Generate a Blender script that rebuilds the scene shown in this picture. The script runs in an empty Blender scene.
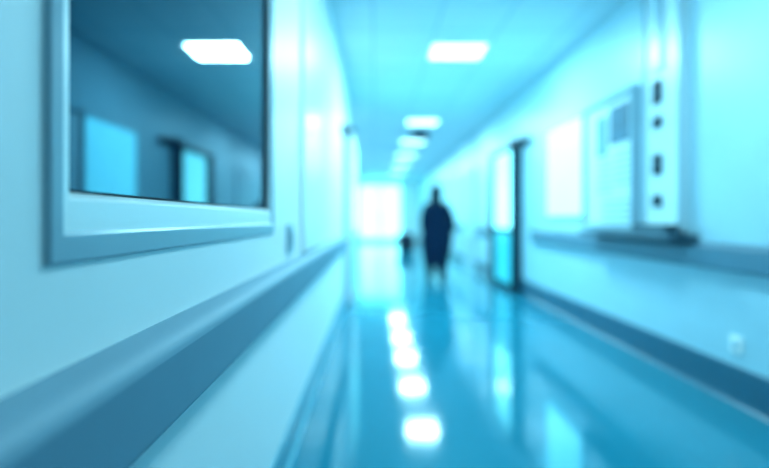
import bpy, bmesh, math, random
from mathutils import Vector, Matrix
random.seed(4)
S = bpy.context.scene
C = S.collection
try:
    S.view_settings.view_transform = 'Standard'
    S.view_settings.look = 'None'
except Exception: pass

# ---------------------------------------------------------------- materials
def mat(name, col, rough=.5, metal=0, spec=.5, var=.06, vscale=6, bump=0, bscale=40, emit=None, es=0):
    m = bpy.data.materials.new(name); m.use_nodes = True
    nt = m.node_tree; b = nt.nodes['Principled BSDF']
    b.inputs['Roughness'].default_value = rough; b.inputs['Metallic'].default_value = metal
    b.inputs['Specular IOR Level'].default_value = spec
    tc = nt.nodes.new('ShaderNodeTexCoord')
    n = nt.nodes.new('ShaderNodeTexNoise'); n.inputs['Scale'].default_value = vscale; n.inputs['Detail'].default_value = 3
    nt.links.new(tc.outputs['Object'], n.inputs['Vector'])
    r = nt.nodes.new('ShaderNodeValToRGB')
    r.color_ramp.elements[0].position = .3; r.color_ramp.elements[1].position = .7
    r.color_ramp.elements[0].color = (*[c*(1-var) for c in col], 1)
    r.color_ramp.elements[1].color = (*[min(1, c*(1+var)) for c in col], 1)
    nt.links.new(n.outputs['Fac'], r.inputs['Fac']); nt.links.new(r.outputs['Color'], b.inputs['Base Color'])
    if bump:
        n2 = nt.nodes.new('ShaderNodeTexNoise'); n2.inputs['Scale'].default_value = bscale
        nt.links.new(tc.outputs['Object'], n2.inputs['Vector'])
        bp = nt.nodes.new('ShaderNodeBump'); bp.inputs['Strength'].default_value = bump; bp.inputs['Distance'].default_value = .01
        nt.links.new(n2.outputs['Fac'], bp.inputs['Height']); nt.links.new(bp.outputs['Normal'], b.inputs['Normal'])
    if emit:
        b.inputs['Emission Color'].default_value = (*emit, 1); b.inputs['Emission Strength'].default_value = es
    return m

LAMP = (.40, .85, 1.0)
M = {}
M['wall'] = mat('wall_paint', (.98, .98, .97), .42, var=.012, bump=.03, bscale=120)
M['wallr'] = mat('wall_paint_right_dimmed', (.42, .64, .73), .38, var=.02, bump=.03, bscale=120)  # darker than the left wall: weaker light on this side painted into the colour
M['white'] = mat('white_lacquer', (.98, .98, .97), .3, var=.01)
M['panel'] = mat('panel_lacquer', (.62, .78, .84), .35, var=.01)
M['grey'] = mat('grey_lacquer', (.30, .45, .53), .32, var=.02)
M['greyl'] = mat('pale_grey_lacquer', (.38, .56, .65), .32, var=.02)
M['rail'] = mat('rail_vinyl', (.16, .29, .38), .5, var=.02)
M['raill'] = mat('rail_lip_vinyl', (.22, .36, .45), .55, var=.02)
M['railr'] = mat('rail_right_vinyl', (.085, .20, .28), .4, var=.02)
M['railrl'] = mat('rail_right_lip_vinyl', (.055, .14, .20), .5, var=.02)
M['base'] = mat('baseboard_vinyl', (.018, .11, .18), .35, var=.05)
M['basel'] = mat('baseboard_left_vinyl', (.12, .36, .46), .35, var=.05)
M['dark'] = mat('dark_plastic', (.003, .018, .035), .6, spec=.2, var=.1)
M['black'] = mat('matt_black_plastic', (.0006, .004, .008), .8, spec=.05, var=.1)
M['jamb'] = mat('slate_frame', (.007, .035, .058), .6, spec=.2, var=.05)
M['mid'] = mat('mid_plastic', (.04, .11, .16), .45, var=.05)
M['steel'] = mat('brushed_steel', (.4, .55, .6), .3, metal=1, var=.05)
M['paper'] = mat('paper', (.60, .75, .82), .7, var=.02)
M['photo'] = mat('dark_print', (.03, .12, .19), .5, var=.4, vscale=14)
M['photo2'] = mat('pale_print', (.14, .32, .41), .5, var=.3, vscale=14)
M['teal_glow'] = mat('teal_laminate_glow', (.0, .48, .60), .3, var=.04, emit=(0, .58, .75), es=.4)  # door panel is no lamp; its brightness is painted in as emission
M['cloth'] = mat('dark_navy_cloth', (.0022, .014, .042), .85, spec=.15, var=.25, vscale=30)
M['cloth2'] = mat('black_trouser_cloth', (.0015, .010, .03), .85, spec=.1, var=.2, vscale=30)
M['hair'] = mat('dark_hair', (.002, .010, .026), .6, spec=.2, var=.4, vscale=60)
M['skin'] = mat('skin', (.35, .30, .28), .5, var=.05)
M['eye'] = mat('eye', (.02, .03, .04), .1)
M['lamp'] = mat('lamp_diffuser', (.8, .95, 1), .5, emit=(.44, .92, 1.0), es=4)
M['day'] = mat('daylit_frosted_glass', (.8, .95, 1), .3, emit=(.16, .90, 1.0), es=5.5)
M['box'] = mat('lit_panel', (.3, .8, 1), .35, spec=.2, emit=(.16, .82, 1.0), es=3.6)
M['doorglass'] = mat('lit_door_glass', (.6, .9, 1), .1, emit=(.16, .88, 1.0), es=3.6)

def lines_mat():
    m = mat('printed_sheet', (.70, .85, .90), .6)
    nt = m.node_tree; b = nt.nodes['Principled BSDF']
    tc = nt.nodes.new('ShaderNodeTexCoord'); w = nt.nodes.new('ShaderNodeTexWave')
    w.bands_direction = 'Z'; w.inputs['Scale'].default_value = 6; w.inputs['Distortion'].default_value = .3
    r = nt.nodes.new('ShaderNodeValToRGB')
    r.color_ramp.elements[0].position = .25; r.color_ramp.elements[0].color = (.22, .42, .51, 1)
    r.color_ramp.elements[1].position = .55; r.color_ramp.elements[1].color = (.60, .78, .85, 1)
    nt.links.new(tc.outputs['Object'], w.inputs['Vector']); nt.links.new(w.outputs['Fac'], r.inputs['Fac'])
    nt.links.new(r.outputs['Color'], b.inputs['Base Color'])
    return m
M['lines'] = lines_mat()

def ceiling_mat():
    m = mat('ceiling_tiles', (.7, .88, .93), .7)
    nt = m.node_tree; b = nt.nodes['Principled BSDF']
    tc = nt.nodes.new('ShaderNodeTexCoord'); mp = nt.nodes.new('ShaderNodeMapping')
    mp.inputs['Location'].default_value = (-.58, -4.76, 0)
    k = nt.nodes.new('ShaderNodeTexBrick'); k.offset = 0
    for n, v in (('Scale', 1), ('Mortar Size', .009), ('Brick Width', .6), ('Row Height', .6), ('Mortar Smooth', .1)):
        k.inputs[n].default_value = v
    k.inputs['Color1'].default_value = (.68, .79, .84, 1); k.inputs['Color2'].default_value = (.63, .76, .82, 1)
    k.inputs['Mortar'].default_value = (.42, .57, .65, 1)
    nt.links.new(tc.outputs['Object'], mp.inputs['Vector']); nt.links.new(mp.outputs['Vector'], k.inputs['Vector'])
    nt.links.new(k.outputs['Color'], b.inputs['Base Color'])
    return m
M['ceil'] = ceiling_mat()

def floor_mat():
    m = mat('polished_vinyl', (.016, .22, .31), .085, spec=.40, var=.05, vscale=1.2)
    return m
M['floor'] = floor_mat()

def glass_mat():
    m = bpy.data.materials.new('dark_window_glass'); m.use_nodes = True
    nt = m.node_tree; b = nt.nodes['Principled BSDF']
    n = nt.nodes.new('ShaderNodeTexNoise'); n.inputs['Scale'].default_value = 1.5
    r = nt.nodes.new('ShaderNodeValToRGB')
    r.color_ramp.elements[0].color = (.0005, .008, .025, 1); r.color_ramp.elements[1].color = (.001, .015, .04, 1)
    nt.links.new(n.outputs['Fac'], r.inputs['Fac']); nt.links.new(r.outputs['Color'], b.inputs['Base Color'])
    b.inputs['Roughness'].default_value = .03
    b.inputs['Specular IOR Level'].default_value = .36
    b.inputs['Specular Tint'].default_value = (.5, .88, 1, 1)
    g = nt.nodes.new('ShaderNodeBsdfGlossy'); g.inputs['Roughness'].default_value = .02
    g.inputs['Color'].default_value = (.20, .74, 1, 1)
    mx = nt.nodes.new('ShaderNodeMixShader'); mx.inputs['Fac'].default_value = .07
    out = nt.nodes['Material Output']
    nt.links.new(b.outputs[0], mx.inputs[1]); nt.links.new(g.outputs[0], mx.inputs[2]); nt.links.new(mx.outputs[0], out.inputs[0])
    return m
M['glass'] = glass_mat()

# ---------------------------------------------------------------- mesh helpers
def box(bm, x0, x1, y0, y1, z0, z1, bev=0, seg=2):
    vs = [bm.verts.new((x, y, z)) for x in (x0, x1) for y in (y0, y1) for z in (z0, z1)]
    fs = [bm.faces.new([vs[i] for i in f]) for f in ((0,1,3,2),(4,6,7,5),(0,4,5,1),(2,3,7,6),(0,2,6,4),(1,5,7,3))]
    if bev:
        es = list({e for f in fs for e in f.edges})
        bmesh.ops.bevel(bm, geom=es, offset=bev, segments=seg, affect='EDGES', profile=.5)
def prism(bm, prof, y0, y1):
    a = [bm.verts.new((x, y0, z)) for x, z in prof]; b = [bm.verts.new((x, y1, z)) for x, z in prof]
    n = len(prof)
    for i in range(n): bm.faces.new((a[i], a[(i+1)%n], b[(i+1)%n], b[i]))
    bm.faces.new(a); bm.faces.new(b[::-1])
def frame(bm, u0, u1, v0, v1, prof, fn):
    """mitred rectangular frame; prof = closed list of (inset, height[, inset of the lower member])"""
    loops = []
    for p in prof:
        i, d = p[0], p[1]; ib = p[2] if len(p) > 2 else i
        loops.append([bm.verts.new(fn(u, v, d)) for u, v in ((u0+i, v0+ib), (u1-i, v0+ib), (u1-i, v1-i), (u0+i, v1-i))])
    n = len(prof)
    for k in range(n):
        a, b = loops[k], loops[(k+1)%n]
        for j in range(4): bm.faces.new((a[j], a[(j+1)%4], b[(j+1)%4], b[j]))
def loft(bm, rings, n=20, caps=True):
    """rings: (cx,cy,cz,rx,ry) horizontal ellipses"""
    L = [[bm.verts.new((cx+rx*math.cos(2*math.pi*j/n), cy+ry*math.sin(2*math.pi*j/n), cz)) for j in range(n)] for cx, cy, cz, rx, ry in rings]
    for a, b in zip(L, L[1:]):
        for j in range(n): bm.faces.new((a[j], a[(j+1)%n], b[(j+1)%n], b[j]))
    if caps: bm.faces.new(L[0][::-1]); bm.faces.new(L[-1])
def tube(bm, pts, rad, n=12, dome=True):
    P = [Vector(p) for p in pts]; R = list(rad)
    if dome:
        d0 = (P[0]-P[1]).normalized(); d1 = (P[-1]-P[-2]).normalized()
        P = [P[0]+d0*R[0]*.8] + P + [P[-1]+d1*R[-1]*.8]; R = [R[0]*.45] + R + [R[-1]*.45]
    L = []
    ref = Vector((1, 0, 0))
    for i, p in enumerate(P):
        t = (P[min(i+1, len(P)-1)]-P[max(i-1, 0)]).normalized()
        if abs(t.dot(ref)) > .95: ref = Vector((0, 1, 0))
        a = (ref - t*ref.dot(t)).normalized(); b = t.cross(a)
        L.append([bm.verts.new(p+(a*math.cos(2*math.pi*j/n)+b*math.sin(2*math.pi*j/n))*R[i]) for j in range(n)])
    for a, b in zip(L, L[1:]):
        for j in range(n): bm.faces.new((a[j], a[(j+1)%n], b[(j+1)%n], b[j]))
    bm.faces.new(L[0][::-1]); bm.faces.new(L[-1])
def cyl(bm, c, axis, r, h, n=24):
    c = Vector(c); a = Vector(axis).normalized()
    tube(bm, [c, c+a*h*.08, c+a*h*.92, c+a*h], [r*.94, r, r, r*.94], n, dome=False)
def obj(name, bm, m, parent=None, smooth=False):
    bmesh.ops.recalc_face_normals(bm, faces=bm.faces)
    me = bpy.data.meshes.new(name); bm.to_mesh(me); bm.free()
    if smooth:
        for p in me.polygons: p.use_smooth = True
    me.materials.append(m)
    o = bpy.data.objects.new(name, me); C.objects.link(o)
    if parent:
        o.parent = parent; o.matrix_parent_inverse = Matrix.Translation(parent.location).inverted()
    return o
def B(*a, **k):
    bm = bmesh.new(); box(bm, *a, **k); return bm
def empty(name, loc=(0,0,0)):
    o = bpy.data.objects.new(name, None); C.objects.link(o); o.location = loc; o.empty_display_size = .1; return o
def tag(o, label, cat, group=None):
    o['label'] = label; o['category'] = cat
    if group: o['group'] = group
    return o
def struct(o, label=None, cat=None):
    o['kind'] = 'structure'
    if label: o['label'] = label
    if cat: o['category'] = cat
    return o

# ---------------------------------------------------------------- dimensions
CAM = 1.06; XL = -.39; XR = 2.08; XL2 = -.86; H = 2.86; YB = -3.5; YE = 23.5; YD = 7.75

# ---------------------------------------------------------------- shell
struct(obj('floor', B(XL2-.3, XR+.3, YB-.2, YE+.3, -.1, 0), M['floor']), 'glossy cyan vinyl floor of the corridor', 'floor')
struct(obj('ceiling', B(XL2-.3, XR+.3, YB-.2, YE+.3, H, H+.1), M['ceil']), 'pale tiled suspended ceiling with square lights', 'ceiling')
WY0, WY1, WZ0, WZ1 = .617, 1.868, 1.044, 2.20       # window opening
bm = bmesh.new()
box(bm, XL-.15, XL, YB, WY0, 0, H); box(bm, XL-.15, XL, WY1, YD, 0, H)
box(bm, XL-.15, XL, WY0, WY1, 0, WZ0); box(bm, XL-.15, XL, WY0, WY1, WZ1, H)
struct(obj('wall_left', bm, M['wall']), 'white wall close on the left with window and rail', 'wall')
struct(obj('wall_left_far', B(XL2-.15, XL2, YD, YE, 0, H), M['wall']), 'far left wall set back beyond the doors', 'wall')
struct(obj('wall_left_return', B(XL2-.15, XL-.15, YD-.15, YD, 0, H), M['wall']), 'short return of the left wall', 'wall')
struct(obj('wall_right', B(XR, XR+.15, YB, YE, 0, H), M['wallr']), 'pale blue wall along the right side, dimmer light put into its paint', 'wall')
struct(obj('wall_back', B(XL, XR, YB-.15, YB, 0, H), M['wall']), 'wall closing the corridor behind the viewer', 'wall')
bm = bmesh.new()
EX0, EX1, EZ1 = -.78, 1.25, 2.70
box(bm, XL2, EX0, YE, YE+.15, 0, H); box(bm, EX1, XR, YE, YE+.15, 0, H); box(bm, EX0, EX1, YE, YE+.15, EZ1, H)
struct(obj('wall_end', bm, M['wall']), 'end wall around the bright glazed doors', 'wall')

# shallow pilaster on left wall
struct(obj('trim_1', B(XL, XL+.022, 2.62, 3.35, .885, H, bev=.004), M['white']), 'flat white pilaster on the left wall past the window', 'pilaster')

def skirting(name, x, sgn, y0, y1, h, m, label):
    bm = bmesh.new()
    prism(bm, [(x, 0), (x+sgn*.03, 0), (x+sgn*.016, .012), (x+sgn*.012, .03), (x+sgn*.012, h-.008), (x+sgn*.006, h), (x, h)], y0, y1)
    struct(obj(name, bm, m), label, 'baseboard')
skirting('baseboard_left', XL, 1, YB, YD, .13, M['basel'], 'blue vinyl baseboard along the left wall')
skirting('baseboard_left_far', XL2, 1, YD, YE, .13, M['basel'], 'blue vinyl baseboard along the set-back left wall')
skirting('baseboard_right', XR, -1, YB, YE, .215, M['base'], 'dark blue vinyl baseboard along the right wall')

# ---------------------------------------------------------------- left window
w = empty('window_1', (XL, 1.2, WZ0)); struct(w, 'window in left wall with grey surround and dark reflecting glass', 'window')
fn = lambda u, v, d: (XL+d, u, v)
bm = bmesh.new()
frame(bm, WY0-.029, WY1+.029, WZ0-.040, WZ1+.029, [(0, 0, 0), (0, .004, 0), (.004, .008, .004), (.025, .008, .035), (.029, .005, .040), (.029, 0, .040)], fn)
obj('surround', bm, M['grey'], w)
bm = bmesh.new()
frame(bm, WY0, WY1, WZ0, WZ1, [(0, -.10, 0), (0, .003, 0), (.017, .002, .040), (.019, -.001, .044), (.020, -.012, .051), (.020, -.10, .051)], fn)
obj('sash', bm, M['white'], w)
bm = bmesh.new()
frame(bm, WY0+.0205, WY1-.0205, WZ0+.0515, WZ1-.0205, [(0, -.08, 0), (0, -.011, 0), (.0006, -.011, .003), (.0007, -.08, .0035)], fn)
obj('gasket', bm, M['dark'], w)
obj('pane', B(XL-.03, XL-.014, WY0+.0215, WY1-.0215, WZ0+.0552, WZ1-.0215), M['glass'], w)

# ---------------------------------------------------------------- crash rails
def rail(x, s, y0, y1, label, mf, ml, group=None, z0=.718):
    t = empty('crash_rail', (x, (y0+y1)/2, z0)); tag(t, label, 'handrail', group)
    P = lambda pr: [(x+s*a, z0+b) for a, b in pr]
    bm = bmesh.new()
    prism(bm, P([(0, 0), (.048, 0), (.055, .003), (.058, .010), (.060, .118), (0, .118)]), y0+.02, y1-.02)
    obj('rail_face', bm, mf, t)
    bm = bmesh.new()
    arc = [(.060*math.cos(k*math.pi/24), .118+.037*math.sin(k*math.pi/24)) for k in range(13)]
    q = [[bm.verts.new((x+s*a, y, z0+b)) for a, b in arc] for y in (y0+.02, y1-.02)]
    for k in range(12): bm.faces.new((q[0][k], q[0][k+1], q[1][k+1], q[1][k]))
    obj('rail_lip', bm, ml, t, smooth=True)
    for ya, yb in ((y0, y0+.02), (y1-.02, y1)):
        obj('end_cap', B(min(x, x+s*.062), max(x, x+s*.062), ya, yb, z0, z0+.156, bev=.006), mf, t)
rail(XL, 1, YB+.1, 6.0, 'wide grey-blue crash rail along the near left wall under the window', M['rail'], M['raill'])
rail(XR, -1, YB+.1, 6.5, 'dark blue crash rail along the near right wall', M['railr'], M['railrl'], z0=.76)
rail(XR, -1, 8.85, 10.3, 'short crash rail on right wall just beyond the open fire door', M['railr'], M['railrl'], z0=.76)
rail(XR, -1, 11.7, 14.3, 'far crash rail between two doors on the right wall', M['railr'], M['railrl'], z0=.76)
rail(XL2, 1, 13.4, 19, 'far crash rail on the set-back left wall', M['rail'], M['raill'])

# ---------------------------------------------------------------- ceiling lights
LX = .88
LY = [5.36, 9.26, 11.66, 14.06, 16.46, 19.46]
names = ['nearest square ceiling light, the largest in view', 'second square ceiling light from the front, beyond the largest one',
         'third square ceiling light from the front, just past the dark hanging box', 'fourth square ceiling light from the front',
         'fifth square ceiling light from the front', 'farthest square ceiling light, added to brighten the corridor by the end doors']  # last one is an added lamp, lifting the glow at the far end
def ceiling_light(y, label, watts=58):
    t = empty('ceiling_light', (LX, y, H)); tag(t, label, 'ceiling light', 'square ceiling lights')
    bm = bmesh.new()
    frame(bm, LX-.3, LX+.3, y-.26, y+.26, [(0, 0), (0, -.008), (.004, -.012), (.022, -.012), (.026, -.004), (.026, 0)], lambda u, v, d: (u, v, H+d))
    obj('frame', bm, M['white'], t)
    obj('diffuser', B(LX-.274, LX+.274, y-.234, y+.234, H-.006, H-.001), M['lamp'], t)
    ld = bpy.data.lights.new('panel_lamp', 'AREA'); ld.shape = 'RECTANGLE'; ld.size = .54; ld.size_y = .46; ld.energy = watts; ld.color = LAMP
    lo = bpy.data.objects.new('panel_lamp', ld); C.objects.link(lo); lo.location = (LX, y, H-.009)
    lo.parent = t; lo.matrix_parent_inverse = Matrix.Translation(t.location).inverted()
for y, l in zip(LY, names): ceiling_light(y, l, 100 if y < 6 else 72)
ceiling_light(2.36, 'dimmed square ceiling light added out of view ahead of the viewer to light the near area', 46)  # added lamp outside the view, brightens the near walls
ceiling_light(-.64, 'unseen square ceiling light added above and behind the viewer as fill', 9)  # added fill lamp behind the camera, never seen

# dark hanging box
t = empty('hanging_box', (.88, 9.8, 2.6)); tag(t, 'small dark box hanging from the ceiling among the lights', 'ceiling sign')
obj('housing', B(.72, 1.04, 9.74, 9.86, 2.61, 2.79, bev=.012), M['black'], t)
for x in (.78, .98):
    bm = bmesh.new(); cyl(bm, (x, 9.8, 2.79), (0, 0, 1), .008, .07, 10); obj('hanger', bm, M['black'], t, True)

# ---------------------------------------------------------------- end doors (glazed, daylight)
d = empty('door_1', (.3, YE, 0)); struct(d, 'bright glazed double doors at the corridor end', 'door')
fe = lambda u, v, dd: (u, YE+dd, v)
EM = (EX0+EX1)/2
bm = bmesh.new(); frame(bm, EX0, EX1, .0, EZ1, [(0, .12), (0, 0), (.04, 0), (.04, .12)], fe); obj('frame', bm, M['white'], d)
for a, b in ((EX0+.04, EM-.005), (EM+.005, EX1-.04)):
    bm = bmesh.new(); frame(bm, a, b, .04, EZ1-.04, [(0, .08), (0, .03), (.03, .03, .16), (.03, .08, .16)], fe); lf = obj('door_leaf', bm, M['white'], d)
    obj('glass', B(a+.03, b-.03, YE+.05, YE+.06, .20, EZ1-.07), M['day'], lf)
for x in (EM-.08, EM+.08):
    bm = bmesh.new(); tube(bm, [(x, YE+.03, .95), (x, YE-.03, .95), (x, YE-.03, 1.25), (x, YE+.03, 1.25)], [.012]*4, 8); obj('handle', bm, M['steel'], d, True)

# ---------------------------------------------------------------- open fire doors
def fire_door(name, x, s, y0, y1, label, glass, mj, ml, sw, mc, jw=.07):
    d = empty(name, (x, y0, 0)); struct(d, label, 'door')
    X = lambda a, b: (min(x+s*a, x+s*b), max(x+s*a, x+s*b))
    obj('jamb', B(*X(0, jw), y0-.11, y0, 0, 2.2, bev=.006), mj, d)
    ym = y0+.02
    bm = bmesh.new()
    box(bm, *X(.07, .115), ym, ym+.06, .01, 2.15); box(bm, *X(.07, .115), y1-sw, y1, .01, 2.15)
    box(bm, *X(.07, .115), ym+.06, y1-sw, .01, .10); box(bm, *X(.07, .115), ym+.06, y1-sw, 2.06, 2.15)
    box(bm, *X(.07, .115), ym+.06, y1-sw, .86, .92)
    lf = obj('door_leaf', bm, ml, d)
    obj('vision_panel', B(*X(.085, .112), ym+.061, y1-sw-.001, .921, 2.059), glass, lf)
    obj('lower_panel', B(*X(.085, .112), ym+.061, y1-sw-.001, .101, .859), M['teal_glow'], lf)
    bm = bmesh.new(); tube(bm, [(x+s*.115, y1-.04, .95), (x+s*.16, y1-.04, .95), (x+s*.16, y1-.15, .95)], [.011]*3, 8)
    obj('handle', bm, M['steel'], lf, True)
    obj('door_closer', B(*X(0, .06), y0-.52, y0-.13, 2.07, 2.16, bev=.01), mc, d)
    bm = bmesh.new(); tube(bm, [(x+s*.05, y0-.25, 2.17), (x+s*.14, y0-.06, 2.18), (x+s*.095, y0+.15, 2.165)], [.016]*3, 8)
    obj('closer_arm', bm, mc, d, True)
    return d
fire_door('door_2', XR, -1, 7.18, 8.6, 'open fire door with lit glass and dark jamb against the right wall', M['doorglass'], M['jamb'], M['jamb'], .4, M['jamb'], .085)
fire_door('door_3', XL, 1, 6.3, 7.6, 'open fire door with pale jamb against the left wall', M['doorglass'], M['greyl'], M['white'], .08, M['jamb'])

def room_door(name, x, s, y0, y1, label):
    d = empty(name, (x, (y0+y1)/2, 0)); struct(d, label, 'door')
    bm = bmesh.new(); frame(bm, y0, y1, 0, 2.15, [(0, 0), (0, .03), (.06, .03), (.06, 0)], lambda u, v, dd: (x+s*dd, u, v)); obj('frame', bm, M['greyl'], d)
    lf = obj('door_leaf', B(min(x, x+s*.018), max(x, x+s*.018), y0+.061, y1-.061, .061, 2.089), M['greyl'], d)
    bm = bmesh.new(); tube(bm, [(x+s*.018, y0+.13, 1.0), (x+s*.07, y0+.13, 1.0), (x+s*.07, y0+.24, 1.0)], [.011]*3, 8); obj('handle', bm, M['steel'], lf, True)
room_door('door_4', XR, -1, 10.4, 11.5, 'closed door on the right wall past the fire door')
room_door('door_5', XR, -1, 14.5, 15.6, 'closed far door on the right wall')
room_door('door_6', XL2, 1, 12.0, 13.1, 'closed door on the set-back left wall')
room_door('door_7', XR, -1, 19.0, 20.1, 'closed door on the right wall near the end')

# ---------------------------------------------------------------- right wall : lit panel
fr = lambda u, v, dd: (XR-dd, u, v)
t = empty('lit_panel', (XR, 5.5, 1.1)); tag(t, 'brightly glowing white wall panel left of the notice board', 'light box')
bm = bmesh.new(); frame(bm, 4.89, 6.0, 1.08, 2.10, [(0, 0), (0, .028), (.004, .032), (.016, .032), (.018, .028), (.018, 0)], fr); obj('frame', bm, M['greyl'], t)
obj('screen', B(XR-.025, XR-.001, 4.909, 5.981, 1.099, 2.081), M['box'], t)
# notice board
t = empty('notice_board', (XR, 4.4, .975)); tag(t, 'large pale notice board with thick grey frame on the right wall', 'notice board')
bm = bmesh.new(); frame(bm, 3.92, 4.88, .975, 2.12, [(0, 0), (0, .06), (.006, .066), (.034, .066), (.040, .06), (.040, 0)], fr); obj('frame', bm, M['grey'], t)
obj('backboard', B(XR-.03, XR-.001, 3.961, 4.839, 1.016, 2.079), M['paper'], t)
def sheet(y0, y1, z0, z1, m, label):
    o = obj('pinned_sheet', B(XR-.036, XR-.0305, y0, y1, z0, z1), m)
    tag(o, label, 'paper', 'sheets pinned on the notice board')
sheet(4.02, 4.36, 1.70, 2.02, M['photo'], 'dark printed picture at the upper near corner of the notice board')
sheet(4.41, 4.62, 1.62, 1.98, M['photo2'], 'narrow grey-blue print beside the dark picture on the notice board')
sheet(4.00, 4.28, 1.32, 1.64, M['lines'], 'printed sheet directly below the dark picture on the notice board')
sheet(4.34, 4.60, 1.28, 1.58, M['lines'], 'printed sheet below the narrow grey-blue print')
sheet(4.02, 4.50, 1.04, 1.25, M['lines'], 'wide printed sheet at the bottom of the notice board')

# ---------------------------------------------------------------- service column
t = empty('service_panel', (XR, 3.55, .975)); tag(t, 'tall white wall panel with a row of dark sockets right of the notice board', 'wall panel')
obj('panel_body', B(XR-.05, XR, 3.31, 3.79, .975, H-.01, bev=.004), M['panel'], t)
for y in (3.325, 3.76): obj('edge_strip', B(XR-.066, XR-.05, y-.014, y+.014, .985, H-.02, bev=.003), M['greyl'], t)
obj('cable_channel', B(XR-.068, XR-.05, 3.52, 3.64, 2.12, H-.02, bev=.004), M['greyl'], t)
for z, h in ((1.97, .17), (1.755, .085), (1.45, .15), (1.19, .085)):
    p = obj('socket', B(XR-.062, XR-.05, 3.535, 3.645, z-h/2, z+h/2, bev=.004), M['dark'], t)
    bm = bmesh.new(); cyl(bm, (XR-.062, 3.59, z), (-1, 0, 0), .025, .02, 16); obj('socket_cap', bm, M['mid'], p, True)
# ledge and box below it
t = empty('wall_ledge', (XR, 3.9, .93)); tag(t, 'dark narrow ledge above the right rail under the notice board', 'shelf')
obj('shelf_board', B(XR-.20, XR, 3.20, 4.62, .920, .956, bev=.008), M['mid'], t)
for y in (3.45, 4.4):
    bm = bmesh.new(); box(bm, XR-.055, XR-.001, y-.008, y+.008, .917, .920); obj('bracket', bm, M['steel'], t)
t = empty('equipment_box', (XR-.13, 3.5, .956)); tag(t, 'dark box standing on the ledge below the socket panel', 'box')
obj('body', B(XR-.165, XR-.078, 3.30, 3.72, .956, 1.006, bev=.006), M['mid'], t)
obj('lid', B(XR-.168, XR-.075, 3.29, 3.73, 1.006, 1.02, bev=.004), M['dark'], t)

# wall socket right, low
t = empty('wall_socket', (XR, 2.87, .34)); tag(t, 'small white power socket low on the right wall below the rail', 'socket')
obj('cover_plate', B(XR-.010, XR, 2.82, 2.92, .29, .39, bev=.004), M['white'], t)
bm = bmesh.new(); cyl(bm, (XR-.010, 2.87, .34), (-1, 0, 0), .024, .006, 20); obj('insert', bm, M['greyl'], t, True)
# switch on left wall
t = empty('wall_switch', (XL, 2.27, .965)); tag(t, 'small grey switch on left wall just past the window', 'switch')
obj('cover_plate', B(XL, XL+.014, 2.2, 2.32, .905, 1.035, bev=.004), M['greyl'], t)
obj('rocker', B(XL+.014, XL+.02, 2.235, 2.285, .935, 1.005, bev=.002), M['grey'], t)

# ---------------------------------------------------------------- bin far
bx = 1.02
t = empty('waste_bin', (bx, 16.5, 0)); tag(t, 'small dark waste bin on the floor far down the corridor', 'bin')
bm = bmesh.new(); loft(bm, [(bx, 16.5, 0, .24, .2), (bx, 16.5, .02, .25, .21), (bx, 16.5, .46, .29, .24)], 24); obj('body', bm, M['dark'], t, True)
bm = bmesh.new(); loft(bm, [(bx, 16.5, .46, .30, .25), (bx, 16.5, .50, .295, .245), (bx, 16.5, .57, .24, .17), (bx, 16.5, .59, .05, .05)], 24); obj('lid', bm, M['cloth'], t, True)
bm = bmesh.new(); tube(bm, [(bx, 16.30, .03), (bx, 16.23, .025)], [.02, .02], 8); obj('pedal', bm, M['steel'], t, True)

# ---------------------------------------------------------------- person, walking away
PX, PY = 1.07, 8.8
T = lambda x, y, z: (PX+x, PY+y, z)
root = empty('person', (PX, PY, 0)); tag(root, 'person with dark hair in a long dark coat walking down the corridor', 'person')
J = {  # name: (pos, radius)
 'pelvis': ((0, 0, .88), .115), 'waist': ((0, .01, 1.04), .098), 'chest': ((0, .015, 1.22), .112), 'collar': ((0, .01, 1.33), .070),
 'neck': ((0, .015, 1.40), .046), 'jaw': ((0, .035, 1.475), .064), 'skull': ((0, .025, 1.545), .076), 'crown': ((0, .02, 1.60), .054),
 'nose': ((0, .118, 1.505), .010), 'chin': ((0, .08, 1.445), .022),
 'earl': ((-.077, .02, 1.51), .013), 'earr': ((.077, .02, 1.51), .013),
 'shl': ((-.145, .01, 1.30), .050), 'ell': ((-.22, -.06, 1.075), .038), 'wrl': ((-.21, .03, .885), .026), 'pal': ((-.195, .065, .83), .028),
 'shr': ((.155, .01, 1.315), .050), 'elr': ((.27, .0, 1.09), .038), 'wrr': ((.315, .09, .885), .026), 'par': ((.31, .115, .82), .028),
 'hil': ((-.085, .01, .84), .088), 'knl': ((-.085, .17, .475), .056), 'anl': ((-.085, .20, .085), .036), 'tol': ((-.09, .32, .035), .028),
 'hir': ((.085, 0, .84), .088), 'knr': ((.085, .02, .46), .056), 'anr': ((.085, -.23, .12), .036), 'tor': ((.09, -.14, .035), .028)}
E = [('pelvis','waist'),('waist','chest'),('chest','collar'),('collar','neck'),('neck','jaw'),('jaw','skull'),('skull','crown'),('jaw','nose'),('jaw','chin'),
     ('skull','earl'),('skull','earr'),('collar','shl'),('shl','ell'),('ell','wrl'),('wrl','pal'),('collar','shr'),('shr','elr'),('elr','wrr'),('wrr','par'),
     ('pelvis','hil'),('hil','knl'),('knl','anl'),('anl','tol'),('pelvis','hir'),('hir','knr'),('knr','anr'),('anr','tor')]
keys = list(J)
me = bpy.data.meshes.new('sk'); me.from_pydata([T(*J[k][0]) for k in keys], [(keys.index(a), keys.index(b)) for a, b in E], []); me.update()
so = bpy.data.objects.new('sk', me); C.objects.link(so)
so.modifiers.new('Skin', 'SKIN')
if not me.skin_vertices:
    b_ = bmesh.new(); b_.from_mesh(me); b_.verts.layers.skin.verify(); b_.to_mesh(me); b_.free()
for i, k in enumerate(keys):
    v = me.skin_vertices[0].data[i]; v.radius = (J[k][1], J[k][1]); v.use_root = (k == 'pelvis')
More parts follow.
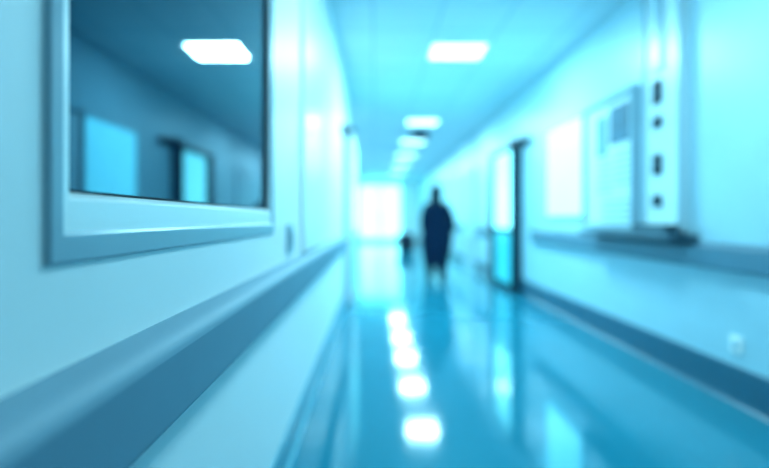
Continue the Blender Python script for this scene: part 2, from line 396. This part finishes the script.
ss = so.modifiers.new('Sub', 'SUBSURF'); ss.levels = 2; ss.render_levels = 2
dg = bpy.context.evaluated_depsgraph_get(); dg.update()
bme = bpy.data.meshes.new_from_object(so.evaluated_get(dg))
bpy.data.objects.remove(so)
bm = bmesh.new(); bm.from_mesh(bme)
for s, p in ((-1, J['pal'][0]), (1, J['par'][0])):      # fingers and thumb
    x, y, z = p
    for k, (dy, L) in enumerate(((.022, .068), (.008, .078), (-.006, .072), (-.019, .056))):
        tube(bm, [T(x, y+dy, z-.005), T(x-s*.004, y+dy+.004, z-.03-L*.35), T(x-s*.018, y+dy+.010, z-.03-L*.75), T(x-s*.034, y+dy+.012, z-.03-L*.95)], [.0095, .009, .008, .007], 8)
    tube(bm, [T(x-s*.005, y+.018, z+.012), T(x-s*.016, y+.043, z-.018), T(x-s*.02, y+.05, z-.045)], [.011, .010, .008], 8)
obj('body', bm, M['skin'], root, True)
for s in (-1, 1):
    bm = bmesh.new(); bmesh.ops.create_uvsphere(bm, u_segments=10, v_segments=8, radius=.012, matrix=Matrix.Translation(T(s*.031, .095, 1.525))); obj('eye', bm, M['eye'], root, True)
bm = bmesh.new(); tube(bm, [T(-.022, .095, 1.468), T(0, .102, 1.466), T(.022, .095, 1.468)], [.006, .008, .006], 8); obj('mouth', bm, M['photo2'], root, True)
# hair: cap plus fall to the shoulders
bm = bmesh.new()
loft(bm, [(PX-.01, PY-.055, 1.26, .07, .03), (PX-.01, PY-.055, 1.32, .105, .05), (PX-.008, PY-.035, 1.40, .112, .07), (PX-.005, PY-.015, 1.48, .110, .090), (PX, PY-.005, 1.54, .108, .10),
          (PX, PY+.0, 1.60, .098, .096), (PX, PY+.005, 1.645, .075, .076), (PX, PY+.01, 1.672, .036, .04)], 24)
obj('hair', bm, M['hair'], root, True)
# coat: hangs unevenly, wider to the right
bm = bmesh.new()
loft(bm, [(PX, PY+.0, .24, .19, .25), (PX, PY+.01, .28, .205, .25), (PX+.01, PY+.01, .48, .245, .235), (PX+.02, PY+.005, .70, .275, .20), (PX+.02, PY, .86, .265, .17), (PX+.01, PY+.005, 1.04, .205, .135),
          (PX, PY+.01, 1.18, .185, .13), (PX, PY+.01, 1.26, .178, .125), (PX, PY+.01, 1.32, .135, .10), (PX, PY+.01, 1.37, .08, .07), (PX, PY+.01, 1.41, .058, .058)], 28)
for v in bm.verts:                      # soft folds
    if v.co.z < 1.0:
        a = math.atan2(v.co.y-PY, v.co.x-PX); k = 1+.10*math.sin(7*a+1)*(1.0-v.co.z)
        v.co.x = PX+(v.co.x-PX)*k; v.co.y = PY+(v.co.y-PY)*k
coat = obj('coat', bm, M['cloth'], root, True)
for a, b_, c in (('shl','ell','wrl'), ('shr','elr','wrr')):
    bm = bmesh.new(); tube(bm, [T(*J[a][0]), T(*(Vector(J[a][0]).lerp(Vector(J[b_][0]), .5))), T(*J[b_][0]), T(*J[c][0])], [.064, .066, .062, .054], 14); obj('sleeve', bm, M['cloth'], coat, True)
for a, b_, c in (('hil','knl','anl'), ('hir','knr','anr')):
    bm = bmesh.new(); tube(bm, [T(*J[a][0]), T(*J[b_][0]), T(*(Vector(J[b_][0]).lerp(Vector(J[c][0]), .35))), T(*J[c][0])], [.10, .092, .092, .085], 14); obj('trouser_leg', bm, M['cloth2'], root, True)
for x, y, lift in ((-.087, .20, 0), (.085, -.22, .0)):
    bm = bmesh.new()
    loft(bm, [(PX+x, PY+y+.05, 0, .050, .125), (PX+x, PY+y+.05, .02, .054, .13), (PX+x, PY+y+.045, .05, .05, .115), (PX+x, PY+y+.0, .09, .046, .065), (PX+x, PY+y-.005, .12, .042, .055)], 20)
    obj('shoe', bm, M['black'], root, True)

# ---------------------------------------------------------------- world, camera
wd = bpy.data.worlds.new('World'); S.world = wd; wd.use_nodes = True
wn = wd.node_tree
wn.nodes['Background'].inputs[0].default_value = (.4, .8, 1, 1); wn.nodes['Background'].inputs[1].default_value = .5
cd = bpy.data.cameras.new('Camera'); cam = bpy.data.objects.new('Camera', cd); C.objects.link(cam)
cam.location = (0, 0, CAM); cam.rotation_euler = (math.pi/2, 0, 0)
cd.sensor_width = 36; cd.lens = 500/769*36; cd.shift_x = 9.5/769; cd.shift_y = -15/769; cd.clip_start = .02
cd.dof.use_dof = True; cd.dof.focus_distance = .9; cd.dof.aperture_fstop = .9
S.camera = cam
